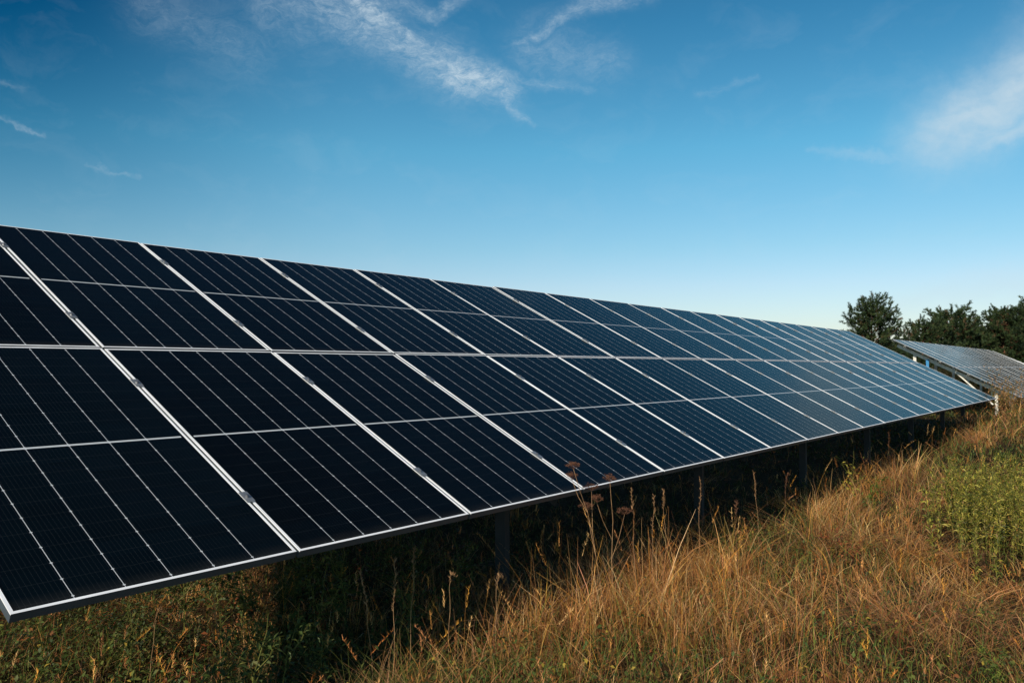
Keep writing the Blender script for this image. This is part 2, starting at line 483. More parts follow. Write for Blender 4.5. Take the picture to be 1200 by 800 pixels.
def dry_grass():
    parts = []
    # tufts: blades grow in tussocks that lean together
    nt = 10500
    x, y, d = sample_polar(nt, 2.2, 85, 1.55)
    x2, y2, d2 = sample_polar(4600, 2.2, 16, 1.1)
    x, y, d = np.concatenate([x, x2]), np.concatenate([y, y2]), np.concatenate([d, d2])
    k = keep_mask(x, y, d, .4) & (rng.random(len(x)) < .22+.95*dryness(x, y))
    k &= ~((((x-7.35-(y+1.95)*.9)/1.9)**2+((y+1.95)/.75)**2 < 1) & (rng.random(len(x)) < .75))
    x, y, d = x[k], y[k], d[k]
    per = 24
    n = len(x)*per
    sc = np.repeat(np.clip(d/9, 1, 6), per)
    rad = np.abs(rng.normal(0, .062, n))*sc**.8; an = rng.uniform(0, 2*np.pi, n)
    bx = np.repeat(x, per)+rad*np.cos(an); by = np.repeat(y, per)+rad*np.sin(an)
    tm = tall_map(bx, by)
    h = np.repeat(rng.uniform(.22, .50, len(x)), per)*rng.uniform(.45, 1.15, n)*tm
    h = np.minimum(h, .62)
    tl = np.repeat(vnoise(x, y, 1.4, 61)*9-3.5+rng.normal(0, .5, len(x)), per)
    ld = tl + rng.normal(0, .9, n)
    ld = np.where(rng.random(n) < .45, an, ld)
    lean = np.abs(rng.normal(.50, .45, n)) + np.repeat(np.clip((vnoise(x, y, .8, 62)-.5)*3.2, 0, 1.3), per)
    droop = np.clip(rng.normal(.34, .32, n), 0, 1.0)
    w = np.where(rng.random(n) < .10, rng.uniform(.0045, .0085, n), rng.uniform(.0014, .0040, n))*sc**.9
    pal = np.where((vnoise(bx, by, 1.1, 41)+rng.normal(0, .12, n) > .5)[:, None], pick(PAL_DRY, n), pick(PAL_PINK, n))
    tuftc = np.repeat(rng.uniform(.50, 1.4, (len(x), 1))*rng.uniform(.92, 1.08, (len(x), 3)), per, 0)
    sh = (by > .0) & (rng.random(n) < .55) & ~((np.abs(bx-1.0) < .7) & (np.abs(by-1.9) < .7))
    pal = np.where(sh[:, None], pick(PAL_BROWN, n)*.45, pal)  # browns darkened under the array, deepening its shadow in the colour
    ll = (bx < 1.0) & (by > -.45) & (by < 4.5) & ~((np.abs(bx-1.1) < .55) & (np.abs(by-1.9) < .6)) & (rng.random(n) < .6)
    pal = np.where(ll[:, None], pick(PAL_GREEN, n)*.55+pal*.10, pal)  # greener near corner, also darkened to paint it as half lit
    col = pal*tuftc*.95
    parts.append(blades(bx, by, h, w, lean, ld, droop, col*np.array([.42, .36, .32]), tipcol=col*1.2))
    # matted, wiry thatch
    n = 100000
    x, y, d = sample_polar(n, 2.2, 60, 1.6)
    k = keep_mask(x, y, d, .3); x, y, d = x[k], y[k], d[k]; n = len(x)
    sc = np.clip(d/9, 1, 6)
    h = rng.uniform(.08, .28, n)*(tall_map(x, y)+.2)
    col = np.where((rng.random(n) < .62)[:, None], pick(PAL_PINK, n), pick(PAL_BROWN, n))
    col = np.where((rng.random(n) < .2)[:, None], pick(PAL_DRY, n), col)
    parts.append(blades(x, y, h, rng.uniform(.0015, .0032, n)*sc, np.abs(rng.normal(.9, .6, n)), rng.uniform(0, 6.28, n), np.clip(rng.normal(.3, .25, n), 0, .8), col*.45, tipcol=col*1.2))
    # flowering stems with feathery seed heads
    n = 3600
    x, y, d = sample_polar(n, 2.6, 45, 1.5)
    k = keep_mask(x, y, d, .25) & (rng.random(n) < .3+.7*dryness(x, y)); x, y, d = x[k], y[k], d[k]; n = len(x)
    sc = np.clip(d/9, 1, 5)
    h = rng.uniform(.38, .68, n)*np.clip(tall_map(x, y), .6, 1.1); ld = rng.normal(.4, 1.2, n); lean = np.abs(rng.normal(.25, .2, n)); dr = np.clip(rng.normal(.08, .08, n), 0, .4)
    col = pick(PAL_DRY, n)*np.array([1.0, .92, .8])
    parts.append(blades(x, y, h, np.full(n, .0018)*sc, lean, ld, dr, col*.8, tipcol=col))
    m = 30
    t = np.tile(np.linspace(.78, 1.02, m), n)
    X, Y, Hh, LD, LN, DR, SC = [np.repeat(v, m) for v in (x, y, h, ld, lean, dr, sc)]
    off = Hh*LN*t**1.7
    sx = X+np.cos(LD)*off; sy = Y+np.sin(LD)*off; sz = gz(X, Y)+Hh*(t-DR*t**2.6)
    N = len(X)
    colh = np.repeat(pick(PAL_DRY, n)*np.array([1.05, .95, .85]), m, 0)
    parts.append(blades(sx, sy, rng.uniform(.007, .022, N)*SC**.6, rng.uniform(.0016, .0034, N)*SC**.9, rng.uniform(.3, 1.3, N), rng.uniform(0, 6.28, N), rng.uniform(-.2, .5, N), colh, z0=sz, seg=1))
    V, F, C = merge(parts)
    o = np_mesh('dry_grass', V, F, C, M_GRASS)
    tag(o, 'dry orange and straw coloured meadow grass growing in front of the solar panels', 'grass', kind='stuff')

def leaf_quads(px, py, pz, size, aspect, col, upness=.4, dirs=None):
    """small diamond leaves at given points"""
    n = len(px)
    a = rng.uniform(0, 2*np.pi, n) if dirs is None else dirs
    el = rng.normal(upness, .45, n)
    d = np.stack([np.cos(a)*np.cos(el), np.sin(a)*np.cos(el), np.sin(el)], -1)
    s = np.stack([-np.sin(a), np.cos(a), rng.normal(0, .5, n)], -1); s /= np.linalg.norm(s, axis=1)[:, None]
    P = np.stack([px, py, pz], -1)
    L_ = size[:, None]
    Wd = (size*aspect)[:, None]
    nrm = np.cross(d, s)
    V = np.stack([P, P+d*L_*.45+s*Wd*.5+nrm*L_*.06, P+d*L_ - np.array([0, 0, 1])*L_*.15, P+d*L_*.45-s*Wd*.5+nrm*L_*.06], 1).reshape(-1, 3)
    F = np.arange(n*4).reshape(-1, 4)
    return V, F, np.repeat(col, 4, 0)

def green_grass():
    n = 95000
    x, y, d = sample_polar(n, 2.2, 50, 1.6)
    k = keep_mask(x, y, d, .55) & (rng.random(n) < 1.1-.9*dryness(x, y)+.4*in_shade(x, y)); x, y, d = x[k], y[k], d[k]; n = len(x)
    sc = np.clip(d/9, 1, 6)
    h = rng.uniform(.10, .34, n)*(tall_map(x, y)*.7+.3)
    col = pick(PAL_GREEN, n)*np.where((y > 0) & (x > 0), .55, 1.0)[:, None]  # blades behind the lower edge darkened, array shadow put into their colour
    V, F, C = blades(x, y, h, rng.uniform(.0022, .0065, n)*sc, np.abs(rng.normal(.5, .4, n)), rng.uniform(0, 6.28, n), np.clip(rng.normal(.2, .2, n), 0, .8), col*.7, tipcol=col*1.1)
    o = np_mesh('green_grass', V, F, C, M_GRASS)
    tag(o, 'fresh green grass blades mixed among the dry meadow grass', 'grass', kind='stuff')
    # herbs: little leafy sprigs
    n = 10000
    x, y, d = sample_polar(n, 2.2, 35, 1.5)
    x = np.concatenate([x, rng.uniform(-1.4, 1.6, 1500)]); y = np.concatenate([y, rng.uniform(-.3, 3.2, 1500)]); d = np.hypot(x-CAM.x, y-CAM.y); n = len(x)
    k = keep_mask(x, y, d, .6) & (rng.random(n) < .9-.8*dryness(x, y)+.25*in_shade(x, y)); x, y, d = x[k], y[k], d[k]; n = len(x)
    m = 16
    hh = rng.uniform(.06, .26, n)
    X, Y, H, D = [np.repeat(v, m) for v in (x, y, hh, d)]
    N = len(X); t = rng.random(N)
    lx = rng.normal(0, .035, N)*np.clip(D/8, 1, 3); ly = rng.normal(0, .035, N)*np.clip(D/8, 1, 3)
    col = np.repeat(pick(PAL_GREEN, n)*np.array([1.0, 1.05, 1.1]), m, 0)*rng.uniform(.7, 1.2, (N, 1))
    col *= np.where((Y > 0) & (X > 0), .55, 1.0)[:, None]  # leaf colour cut below the panels as painted shade
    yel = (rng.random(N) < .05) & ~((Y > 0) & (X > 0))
    col[yel] = (.42, .30, .05)
    red = np.repeat(rng.random(n) < .10, m); col[red] = col[red]*.3+np.array([.25, .06, .02])*.8
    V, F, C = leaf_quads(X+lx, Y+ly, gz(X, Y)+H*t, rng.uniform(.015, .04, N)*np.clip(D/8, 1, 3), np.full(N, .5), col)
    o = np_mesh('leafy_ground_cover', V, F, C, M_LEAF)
    tag(o, 'low leafy green herbs covering the soil between the grass', 'ground cover', kind='stuff')

dry_grass()
green_grass()

# ------------------------------------------------------------------ single plants
def stem_part(name, pts, rads, mat, parent, n=5):
    bm = bmesh.new(); bm_tube(bm, pts, rads, n); return finish(name, bm, mat, parent, smooth=True)

def curve_pts(h, lean, az, k=7, wob=.009):
    ph = random.random()*6
    return [Vector((math.cos(az)*lean*h*(i/k)**1.6+wob*h*math.sin(i*1.3+ph)*(i/k), math.sin(az)*lean*h*(i/k)**1.6+wob*h*math.cos(i*1.7+ph)*(i/k), h*i/k)) for i in range(k+1)]

M_STRAW = simple('dry_stem', (.33, .19, .09), .7, 0, .3, 30, .2)
M_DARKSTEM = simple('brown_stem', (.16, .075, .04), .75, 0, .3, 30, .2)
M_UMBEL = simple('dry_umbel', (.13, .06, .035), .8, 0, .35, 40, .1)
M_GSTEM = simple('green_stem', (.13, .13, .03), .6, 0, .3, 30, .2)

def umbel_plant(loc, h, lean, az, heads, label):
    z = float(gz(loc[0], loc[1]))
    root = empty('umbel_plant', (loc[0], loc[1], z-.01))
    tag(root, label, 'wild plant', 'dried flower stalks at the edge of the array shadow')
    pts = curve_pts(h, lean, az)
    stem_part('stem', pts, [.0026-.0014*i/7 for i in range(8)], M_STRAW, root)
    tips = [(pts[-1], Vector((0, 0, 1)))]
    for q in range(heads-1):
        i0 = 3+q % 4
        a = az+random.uniform(-2.2, 2.2)
        b0 = pts[i0]; ln = h*random.uniform(.22, .36)
        e = b0+Vector((math.cos(a)*ln*.45, math.sin(a)*ln*.45, ln*.9))
        stem_part('branch', [b0, b0.lerp(e, .5)+Vector((math.cos(a), math.sin(a), 0))*.012, e], [.0018, .0014, .0010], M_STRAW, root, 4)
        tips.append((e, (e-b0).normalized()))
    for tp, d in tips:
        bm = bmesh.new()
        rad = random.uniform(.036, .058)
        for k in range(18):
            a = k*2.4+random.uniform(-.4, .4); r = rad*math.sqrt((k+.5)/18)*random.uniform(.7, 1.15)
            e = tp+Vector((math.cos(a)*r, math.sin(a)*r, .042-.42*r+random.uniform(-.008, .008)))
            bm_tube(bm, [tp, tp.lerp(e, .6)+Vector((0, 0, -.003)), e], [.0007, .0006, .0006], 3)
            for _ in range(11):
                o = e+Vector((random.gauss(0, .0065), random.gauss(0, .0065), random.gauss(.002, .0045)))
                bmesh.ops.create_icosphere(bm, subdivisions=1, radius=random.uniform(.0016, .003), matrix=Matrix.Translation(o))
        finish('flower_head', bm, M_UMBEL, root)
    return root

def seed_stalk(loc, h, lean, az, label, mat=M_STRAW, headlen=.22, nodhead=False):
    z = float(gz(loc[0], loc[1]))
    root = empty('seed_stalk', (loc[0], loc[1], z-.01))
    tag(root, label, 'wild plant', 'tall seed stalks rising above the grass')
    pts = curve_pts(h, lean, az, 9)
    if nodhead:
        pts[-1] = pts[-2]+Vector((.035, -.012, -.012)); pts[-2] = pts[-2]+Vector((.008, 0, .008))
    stem_part('stem', pts, [.0019-.0011*i/9 for i in range(10)], mat, root)
    bm = bmesh.new()
    n = int(16+headlen*60)
    for k in range(n):
        t = 1-headlen*(k/n)
        f = t*9; i = min(int(f), 8); p = pts[i].lerp(pts[i+1], f-i)
        a = random.uniform(0, 6.28); ln = random.uniform(.012, .032)
        d = Vector((math.cos(a)*.6, math.sin(a)*.6, .8)).normalized()
        s = d.orthogonal().normalized()*random.uniform(.0011, .0024)
        s2 = d.cross(s)
        vs = [bm.verts.new(q) for q in (p, p+d*ln*.5+s, p+d*ln, p+d*ln*.5-s)]
        bm.faces.new(vs)
        vs = [bm.verts.new(q) for q in (p, p+d*ln*.5+s2, p+d*ln, p+d*ln*.5-s2)]
        bm.faces.new(vs)
    finish('seed_head', bm, mat, root)
    return root

umbel_plant((2.20, -.22, 0), .98, .20, 2.5, 4, 'dried brown umbel flower with several flat heads against the dark panels')
umbel_plant((2.34, -.20, 0), .86, .12, .6, 3, 'shorter dried umbel stalk with a drooping brown head beside the joint')
sl = [((2.60, -.22), .80, .05, 1, 'pale upright seed stalk just right of the dried umbels', M_STRAW, .25, False),
      ((2.78, -.25), .72, .12, .3, 'straw seed stalk leaning right in front of the dark gap', M_STRAW, .3, False),
      ((3.10, -.20), .74, .03, 2, 'slender straight seed stalk against the black underside', M_STRAW, .2, False),
      ((3.55, -.24), .78, .10, .2, 'pale feathery grass stalk curving right over the shadow', M_STRAW, .35, False),
      ((.50, .06), .60, .10, 2.4, 'pinkish seed stalk at the left end of the lit grass', M_STRAW, .35, False),
      ((.60, .02), .64, .05, .8, 'taller pinkish seed stalk beside the left end of the lit grass', M_STRAW, .4, False),
      ((.74, .05), .67, .08, .3, 'brown upright seed stalk in front of the dark left gap', M_STRAW, .25, False),
      ((.98, .00), .56, .06, .4, 'small stalk with a nodding seed head above the lit grass', M_STRAW, .2, True),
      ((1.25, -.10), .50, .15, .5, 'short stalk with a bent seed head in the lit grass', M_STRAW, .25, True),
      ((2.40, -1.02), .80, .02, 1, 'thin dark bare stalk standing alone in the open meadow', M_DARKSTEM, .1, False),
      ((9.1, -.35), .80, .03, 1, 'dark upright stalk against the shadow under the middle of the array', M_DARKSTEM, .3, False),
      ((4.9, -.20), .70, .12, .9, 'loose pale seed stalk at the middle of the shadow edge', M_STRAW, .35, False),
      ((5.7, -.15), .66, .2, .1, 'reddish arching seed stalk over the dark shadow edge', M_DARKSTEM, .4, True),
      ((-.15, .95), .42, .15, .5, 'curled seed stalk at the lower left corner of the meadow', M_STRAW, .3, True),
      ((.10, .72), .45, .1, 2.6, 'pale seed stalk below the second panel', M_STRAW, .4, False)]
for (lx, ly), h, ln, az, lab, mt, hl, nod in sl:
    seed_stalk((lx, ly, 0), h, ln, az, lab, mt, hl, nod)

def leafy_plant_meshes(seed, h, nleaf, pal, leaf=.05, aspect=.28, spread=.012, up=.7, flower=None, branches=0):
    """returns (stem mesh, leaf mesh)"""
    global rng
    keep = rng; rng = np.random.default_rng(seed); random.seed(seed)
    pts = curve_pts(h, random.uniform(.02, .2), random.uniform(0, 6.28), 7, .03)
    lines = [pts]
    for b in range(branches):
        i0 = random.randint(1, 4); a = random.uniform(0, 6.28); ln = h*random.uniform(.3, .55)
        e = pts[i0]+Vector((math.cos(a)*ln*.55, math.sin(a)*ln*.55, ln*.75))
        lines.append([pts[i0], pts[i0].lerp(e, .5)+Vector((math.cos(a), math.sin(a), 0))*.02, e])
    bm = bmesh.new()
    for k, ls in enumerate(lines):
        bm_tube(bm, ls, [(.0035 if k == 0 else .002)*(1-.6*i/(len(ls)-1)) for i in range(len(ls))], 4)
    sm = bpy.data.meshes.new('stem'); bm.to_mesh(sm); bm.free(); sm.materials.append(M_GSTEM)
    P = []
    for _ in range(nleaf):
        ls = random.choice(lines) if branches else lines[0]
        f = (random.random()**.8)*.92*(len(ls)-1)+.05; i = min(int(f), len(ls)-2)
        p = ls[i].lerp(ls[i+1], f-i)
        P.append((p.x, p.y, p.z+.02*h))
    P = np.array(P)
    n = len(P)
    size = rng.uniform(.6, 1.2, n)*leaf*(1.15-.5*P[:, 2]/h)
    col = pal[rng.integers(0, len(pal), n)]*rng.uniform(.7, 1.25, (n, 1))
    V, F, C = leaf_quads(P[:, 0]+rng.normal(0, spread, n), P[:, 1]+rng.normal(0, spread, n), P[:, 2], size, np.full(n, aspect), col, up)
    me = bpy.data.meshes.new('foliage')
    me.from_pydata(V.tolist(), [], F.tolist())
    at = me.color_attributes.new('Col', 'FLOAT_COLOR', 'POINT')
    c4 = np.ones((len(V), 4), np.float32); c4[:, :3] = C; at.data.foreach_set('color', c4.ravel())
    me.materials.append(M_LEAF)
    rng = keep
    return sm, me

def place_plant(name, meshes, x, y, s, label, cat, group=None):
    root = empty(name, (x, y, float(gz(x, y))-.01), (0, 0, random.uniform(0, 6.28)))
    root.scale = (s, s, s)
    tag(root, label, cat, group)
    for nm, me in zip(('stem', 'foliage'), meshes):
        link(bpy.data.objects.new(nm, me), root)
    return root

PAL_GOLD = np.array([(.31, .28, .04), (.42, .36, .06), (.13, .15, .025), (.07, .085, .02), (.46, .38, .08), (.17, .18, .03), (.26, .17, .06)])
kinds = [leafy_plant_meshes(100+i, .60, 105, PAL_GOLD, .058, .28, .008, .7) for i in range(6)]
random.seed(5)
cnt = 0
while cnt < 190:
    a = random.uniform(0, 6.28); r = math.sqrt(random.random()) if random.random() < .78 else abs(random.gauss(1.0, .28))
    x = 7.35+1.75*r*math.cos(a); y = -1.95+.66*r*math.sin(a)
    x += (y+1.95)*.9
    place_plant('leafy_weed', random.choice(kinds), x, y, random.uniform(.65, 1.22), 'upright yellow green leafy weed in the dense patch at the right of the meadow', 'weed', 'yellow green weeds in a dense patch')
    cnt += 1

PAL_RED = np.array([(.30, .08, .03), (.22, .05, .025), (.35, .14, .05)])
redk = leafy_plant_meshes(301, .30, 120, PAL_RED, .035, .5, .03, .3, branches=5)
place_plant('red_leaved_plant', redk, 5.05, -.78, 1.0, 'low rust red leafy plant near the shadow edge in mid meadow', 'weed', 'rust red plants in the meadow')
place_plant('red_leaved_plant', redk, 4.55, -1.05, 1.05, 'rust red leafy plant nearest the camera of the two in mid meadow', 'weed', 'rust red plants in the meadow')
PAL_LG = np.array([(.09, .14, .02), (.06, .10, .018), (.16, .19, .03)])
gk = leafy_plant_meshes(302, .42, 150, PAL_LG, .06, .35, .03, .5, branches=6)
place_plant('green_herb', gk, 7.4, -.55, 1.1, 'bushy green herb at the shadow edge beyond the middle of the array', 'weed')
place_plant('green_herb', gk, 2.3, -2.35, .55, 'small green rosette herb in the lower right of the meadow', 'weed')
yk = leafy_plant_meshes(303, .62, 60, np.array([(.40, .33, .05), (.30, .28, .04)]), .07, .4, .03, .3, branches=4)
place_plant('yellow_leaved_plant', yk, 8.3, -.10, 1.0, 'yellow leaved sapling lit against the black shadow under the array', 'weed')

# leafy herbs added under the near panels to break up the hard shadow edge
dk = [leafy_plant_meshes(330+i, .52, 170, np.array([(.055, .08, .018), (.08, .10, .025), (.13, .13, .03), (.035, .055, .016)]), .055, .36, .035, .45, branches=8) for i in range(3)]
random.seed(21)
for i in range(34):
    t = random.random()
    yy = -.05+3.0*t
    xx = -.15+.86*yy*1.0+random.gauss(0, .42)
    place_plant('added_shadow_edge_herb', dk[i % 3], xx, yy, random.uniform(.55, 1.15), 'added dark green leafy herb breaking up the shadow edge beneath the near panels', 'weed', 'added dark herbs beneath the near panels')
# tall weeds in front of the array's far corner
PAL_SEED = np.array([(.46, .25, .10), (.36, .18, .07), (.24, .18, .05)])
tk = [leafy_plant_meshes(310+i, 1.35, 380, PAL_SEED, .08, .4, .05, .6, branches=9) for i in range(2)]
for (x, y, s, lab) in ((21.0, -.35, .92, 'tall rusty seeding weed covering the lower far corner of the foreground array'),
                       (22.4, .1, 1.12, 'tallest rusty weed between the foreground array and the array behind'),
                       (20.1, -.55, .85, 'rusty weed leaning in front of the last panels of the foreground array'),
                       (22.1, -.75, 1.0, 'bushy rusty weed standing right of the last foreground panel'),
                       (23.6, -.5, .85, 'shorter rusty weed right of the foreground array far corner')):
    place_plant('seeding_weed', tk[random.randint(0, 1)], x, y, s, lab, 'weed', 'tall rusty weeds at the far corner')

# ------------------------------------------------------------------ pines
PAL_PINE = np.array([(.036, .062, .022), (.055, .085, .028), (.022, .040, .018), (.07, .095, .034), (.13, .085, .04)])
def pine_meshes(seed, H, wid, lowest, density=1.0):
    r_ = np.random.default_rng(seed); rd = random.Random(seed)
    bm = bmesh.new()
    tp = []
    k = 9
    bx, by = rd.uniform(-.03, .03)*H, rd.uniform(-.03, .03)*H
    for i in range(k+1):
        t = i/k
        tp.append(Vector((bx*math.sin(t*2.5), by*math.sin(t*3), H*.97*t)))
    bm_tube(bm, tp, [.14*H/7*(1-.93*i/k)+.01 for i in range(k+1)], 8)
    tufts = []
    z = lowest
    while z < H*.97:
        t = z/H
        f = t*k; i = min(int(f), k-1); c = tp[i].lerp(tp[i+1], min(1, f/0.97-i if f/0.97-i > 0 else 0))
        prof = wid*(math.sin(min(1, (1-t)*1.25+.10)*math.pi/2))**.9*(.55+.45*min(1, (t*H-lowest+.9)/1.6))
        nb = rd.randint(4, 6)
        a0 = rd.uniform(0, 6.28)
        for b in range(nb):
            a = a0+b*6.283/nb+rd.uniform(-.35, .35)
            ln = prof*rd.uniform(.55, 1.15)
            rise = rd.uniform(.15, .5)+.5*t
            e = c+Vector((math.cos(a)*ln, math.sin(a)*ln, ln*rise))
            m1 = c.lerp(e, .5)+Vector((0, 0, -.08*ln))
            bm_tube(bm, [c, m1, e], [.035*(1-t)+.012, .02*(1-t)+.008, .005], 4)
            ns = max(6, int(ln*14*density))
            for s in range(ns):
                q = .28+.72*(s+rd.random())/ns
                p = (c.lerp(m1, q*2) if q < .5 else m1.lerp(e, q*2-1))
                off = Vector((rd.gauss(0, .17), rd.gauss(0, .17), rd.uniform(-.05, .36)))*(.6+.5*ln/wid)
                d = (Vector((math.cos(a), math.sin(a), .5))+Vector((rd.gauss(0, .8), rd.gauss(0, .8), rd.gauss(.2, .5)))).normalized()
                tufts.append((p+off, d, rd.uniform(.8, 1.2)))
                if s % 3 == 0:
                    bm_tube(bm, [p, p+off], [.008, .004], 3)
            up = Vector((math.cos(a)*.45, math.sin(a)*.45, 1)).normalized()
            nu = rd.choice((1, 1, 2))
            for q in range(nu):
                tufts.append((e+up*(.26*q), up, 1.15-.15*q))
            bm_tube(bm, [e, e+up*.26*nu], [.006, .004], 3)
        z += rd.uniform(.26, .42)
    top = tp[-1]
    for q in range(12):
        tufts.append((top+Vector((rd.gauss(0, .05), rd.gauss(0, .05), -.14*q+.5)), Vector((rd.gauss(0, .3), rd.gauss(0, .3), 1)).normalized(), 1.1))
    tm = bpy.data.meshes.new('trunk'); bmesh.ops.recalc_face_normals(bm, faces=bm.faces); bm.to_mesh(tm); bm.free(); tm.materials.append(M_BARK)
    # needles: each tuft a bottle-brush of narrow blades around its shoot
    P = np.array([list(t[0]) for t in tufts]); D = np.array([list(t[1]) for t in tufts]); S = np.array([t[2] for t in tufts])
    m = 60
    n = len(P)
    P, D, S = np.repeat(P, m, 0), np.repeat(D, m, 0), np.repeat(S, m)
    N = len(P)
    along = r_.random(N)*.34*S
    rad = r_.normal(0, 1, (N, 3)); rad -= D*(rad*D).sum(1)[:, None]; rad /= np.linalg.norm(rad, axis=1)[:, None]
    nd = rad*.8+D*.75; nd /= np.linalg.norm(nd, axis=1)[:, None]
    base = P+D*along[:, None]
    ln = r_.uniform(.09, .155, N)*S
    side = np.cross(nd, r_.normal(0, 1, (N, 3))); side /= np.linalg.norm(side, axis=1)[:, None]
    wd = r_.uniform(.008, .014, N)[:, None]
    V = np.stack([base-side*wd, base+side*wd, base+nd*ln[:, None]+side*wd*.3, base+nd*ln[:, None]-side*wd*.3], 1).reshape(-1, 3)
    F = np.arange(N*4).reshape(-1, 4)
    pc = PAL_PINE[r_.choice(5, n, p=[.34, .27, .25, .10, .04])]
    C = np.repeat(np.repeat(pc, m, 0)*r_.uniform(.7, 1.3, (N, 1)), 4, 0)
    me = bpy.data.meshes.new('crown')
    me.vertices.add(len(V)); me.vertices.foreach_set('co', V.astype(np.float32).ravel())
    me.loops.add(len(F)*4); me.loops.foreach_set('vertex_index', F.astype(np.int32).ravel())
    me.polygons.add(len(F)); me.polygons.foreach_set('loop_start', np.arange(0, len(F)*4, 4, dtype=np.int32))
    me.update(calc_edges=True)
    at = me.color_attributes.new('Col', 'FLOAT_COLOR', 'POINT')
    c4 = np.ones((len(V), 4), np.float32); c4[:, :3] = C; at.data.foreach_set('color', c4.ravel())
    me.materials.append(M_PINE)
    return tm, me

PINES = [pine_meshes(1, 6.4, 2.1, .9), pine_meshes(2, 5.8, 2.5, .5, 1.1), pine_meshes(3, 7.0, 2.6, .6, 1.1)]
def pine(kind, x, y, s, rz, label, sz=1.0):
    root = empty('pine_tree', (x, y, float(gz(x, y))-.05), (0, 0, rz))
    root.scale = (s, s, s*sz)
    tag(root, label, 'pine tree', 'pine trees behind the arrays')
    link(bpy.data.objects.new('trunk', PINES[kind][0]), root)
    link(bpy.data.objects.new('crown', PINES[kind][1]), root)

pine(0, 56.1, 11.2, 1.0, 0, 'rounded green pine standing alone above the far end of the foreground array')
pine(1, 61.6, 9.1, .88, 1, 'slim topped pine right of the rounded pine with a gap of sky between')
pine(1, 65.1, 7.9, 1.06, 2.4, 'ragged pine directly behind the left end of the second array')
pine(2, 70.0, 6.9, .72, .4, 'pine with dark spreading crown between the ragged pine and the dense pines at right')
pine(1, 63.0, 11.5, .70, 4, 'small pine low behind the gap between the rounded pine and its neighbour')
pine(2, 67.8, 4.9, .90, 5, 'tall dense pine above the downhill array near the right edge')
pine(0, 70.5, 5.2, 1.02, 2, 'darker pine standing deep behind the tall dense pine')
pine(2, 68.5, 2.9, 1.0, 3.3, 'tall pine cut by the right edge of the picture')
back = [(78, 9.0, 1.0, 1), (80, 4, 1.05, 2), (75, 1.0, 1.0, 0), (84, 7.0, 1.05, 1), (73.5, 8.8, .8, 1), (60, 13.2, .62, 2), (72, -1.5, 1.0, 2), (76, -4.5, 1.1, 1), (82, -8, 1.1, 0), (84, -1, 1.1, 2)]
for i, (x, y, s, k) in enumerate(back):
    pine(k, x, y, s, i*1.3, 'dark pine in the back rank of trees at the right')

# undergrowth bushes behind the second array
PAL_BUSH = np.array([(.045, .055, .02), (.07, .065, .03), (.03, .04, .015), (.10, .07, .035)])
bk = [leafy_plant_meshes(400+i, 1.7, 2600, PAL_BUSH, .11, .5, .28, .4, branches=16) for i in range(2)]
random.seed(9)
for i, (x, y, s) in enumerate([(50, 9.5, 1.2), (53, 8.6, 1.3), (56.5, 7.6, 1.2), (60, 7.0, 1.3), (63.5, 6.0, 1.2), (52, 11.5, 1.1), (58, 9.2, 1.2), (66, 5.5, 1.2), (70, 4.0, 1.3), (74, 3.2, 1.4), (66, 9.6, 1.4), (55, 14, 1.0), (73, 5.9, 1.4), (75, -2.5, 1.3), (72, .7, 1.3)]):
    place_plant('bush', bk[i % 2], x, y, s, 'dark scrubby bush in the thicket beneath the pines', 'bush', 'bushes beneath the pines')

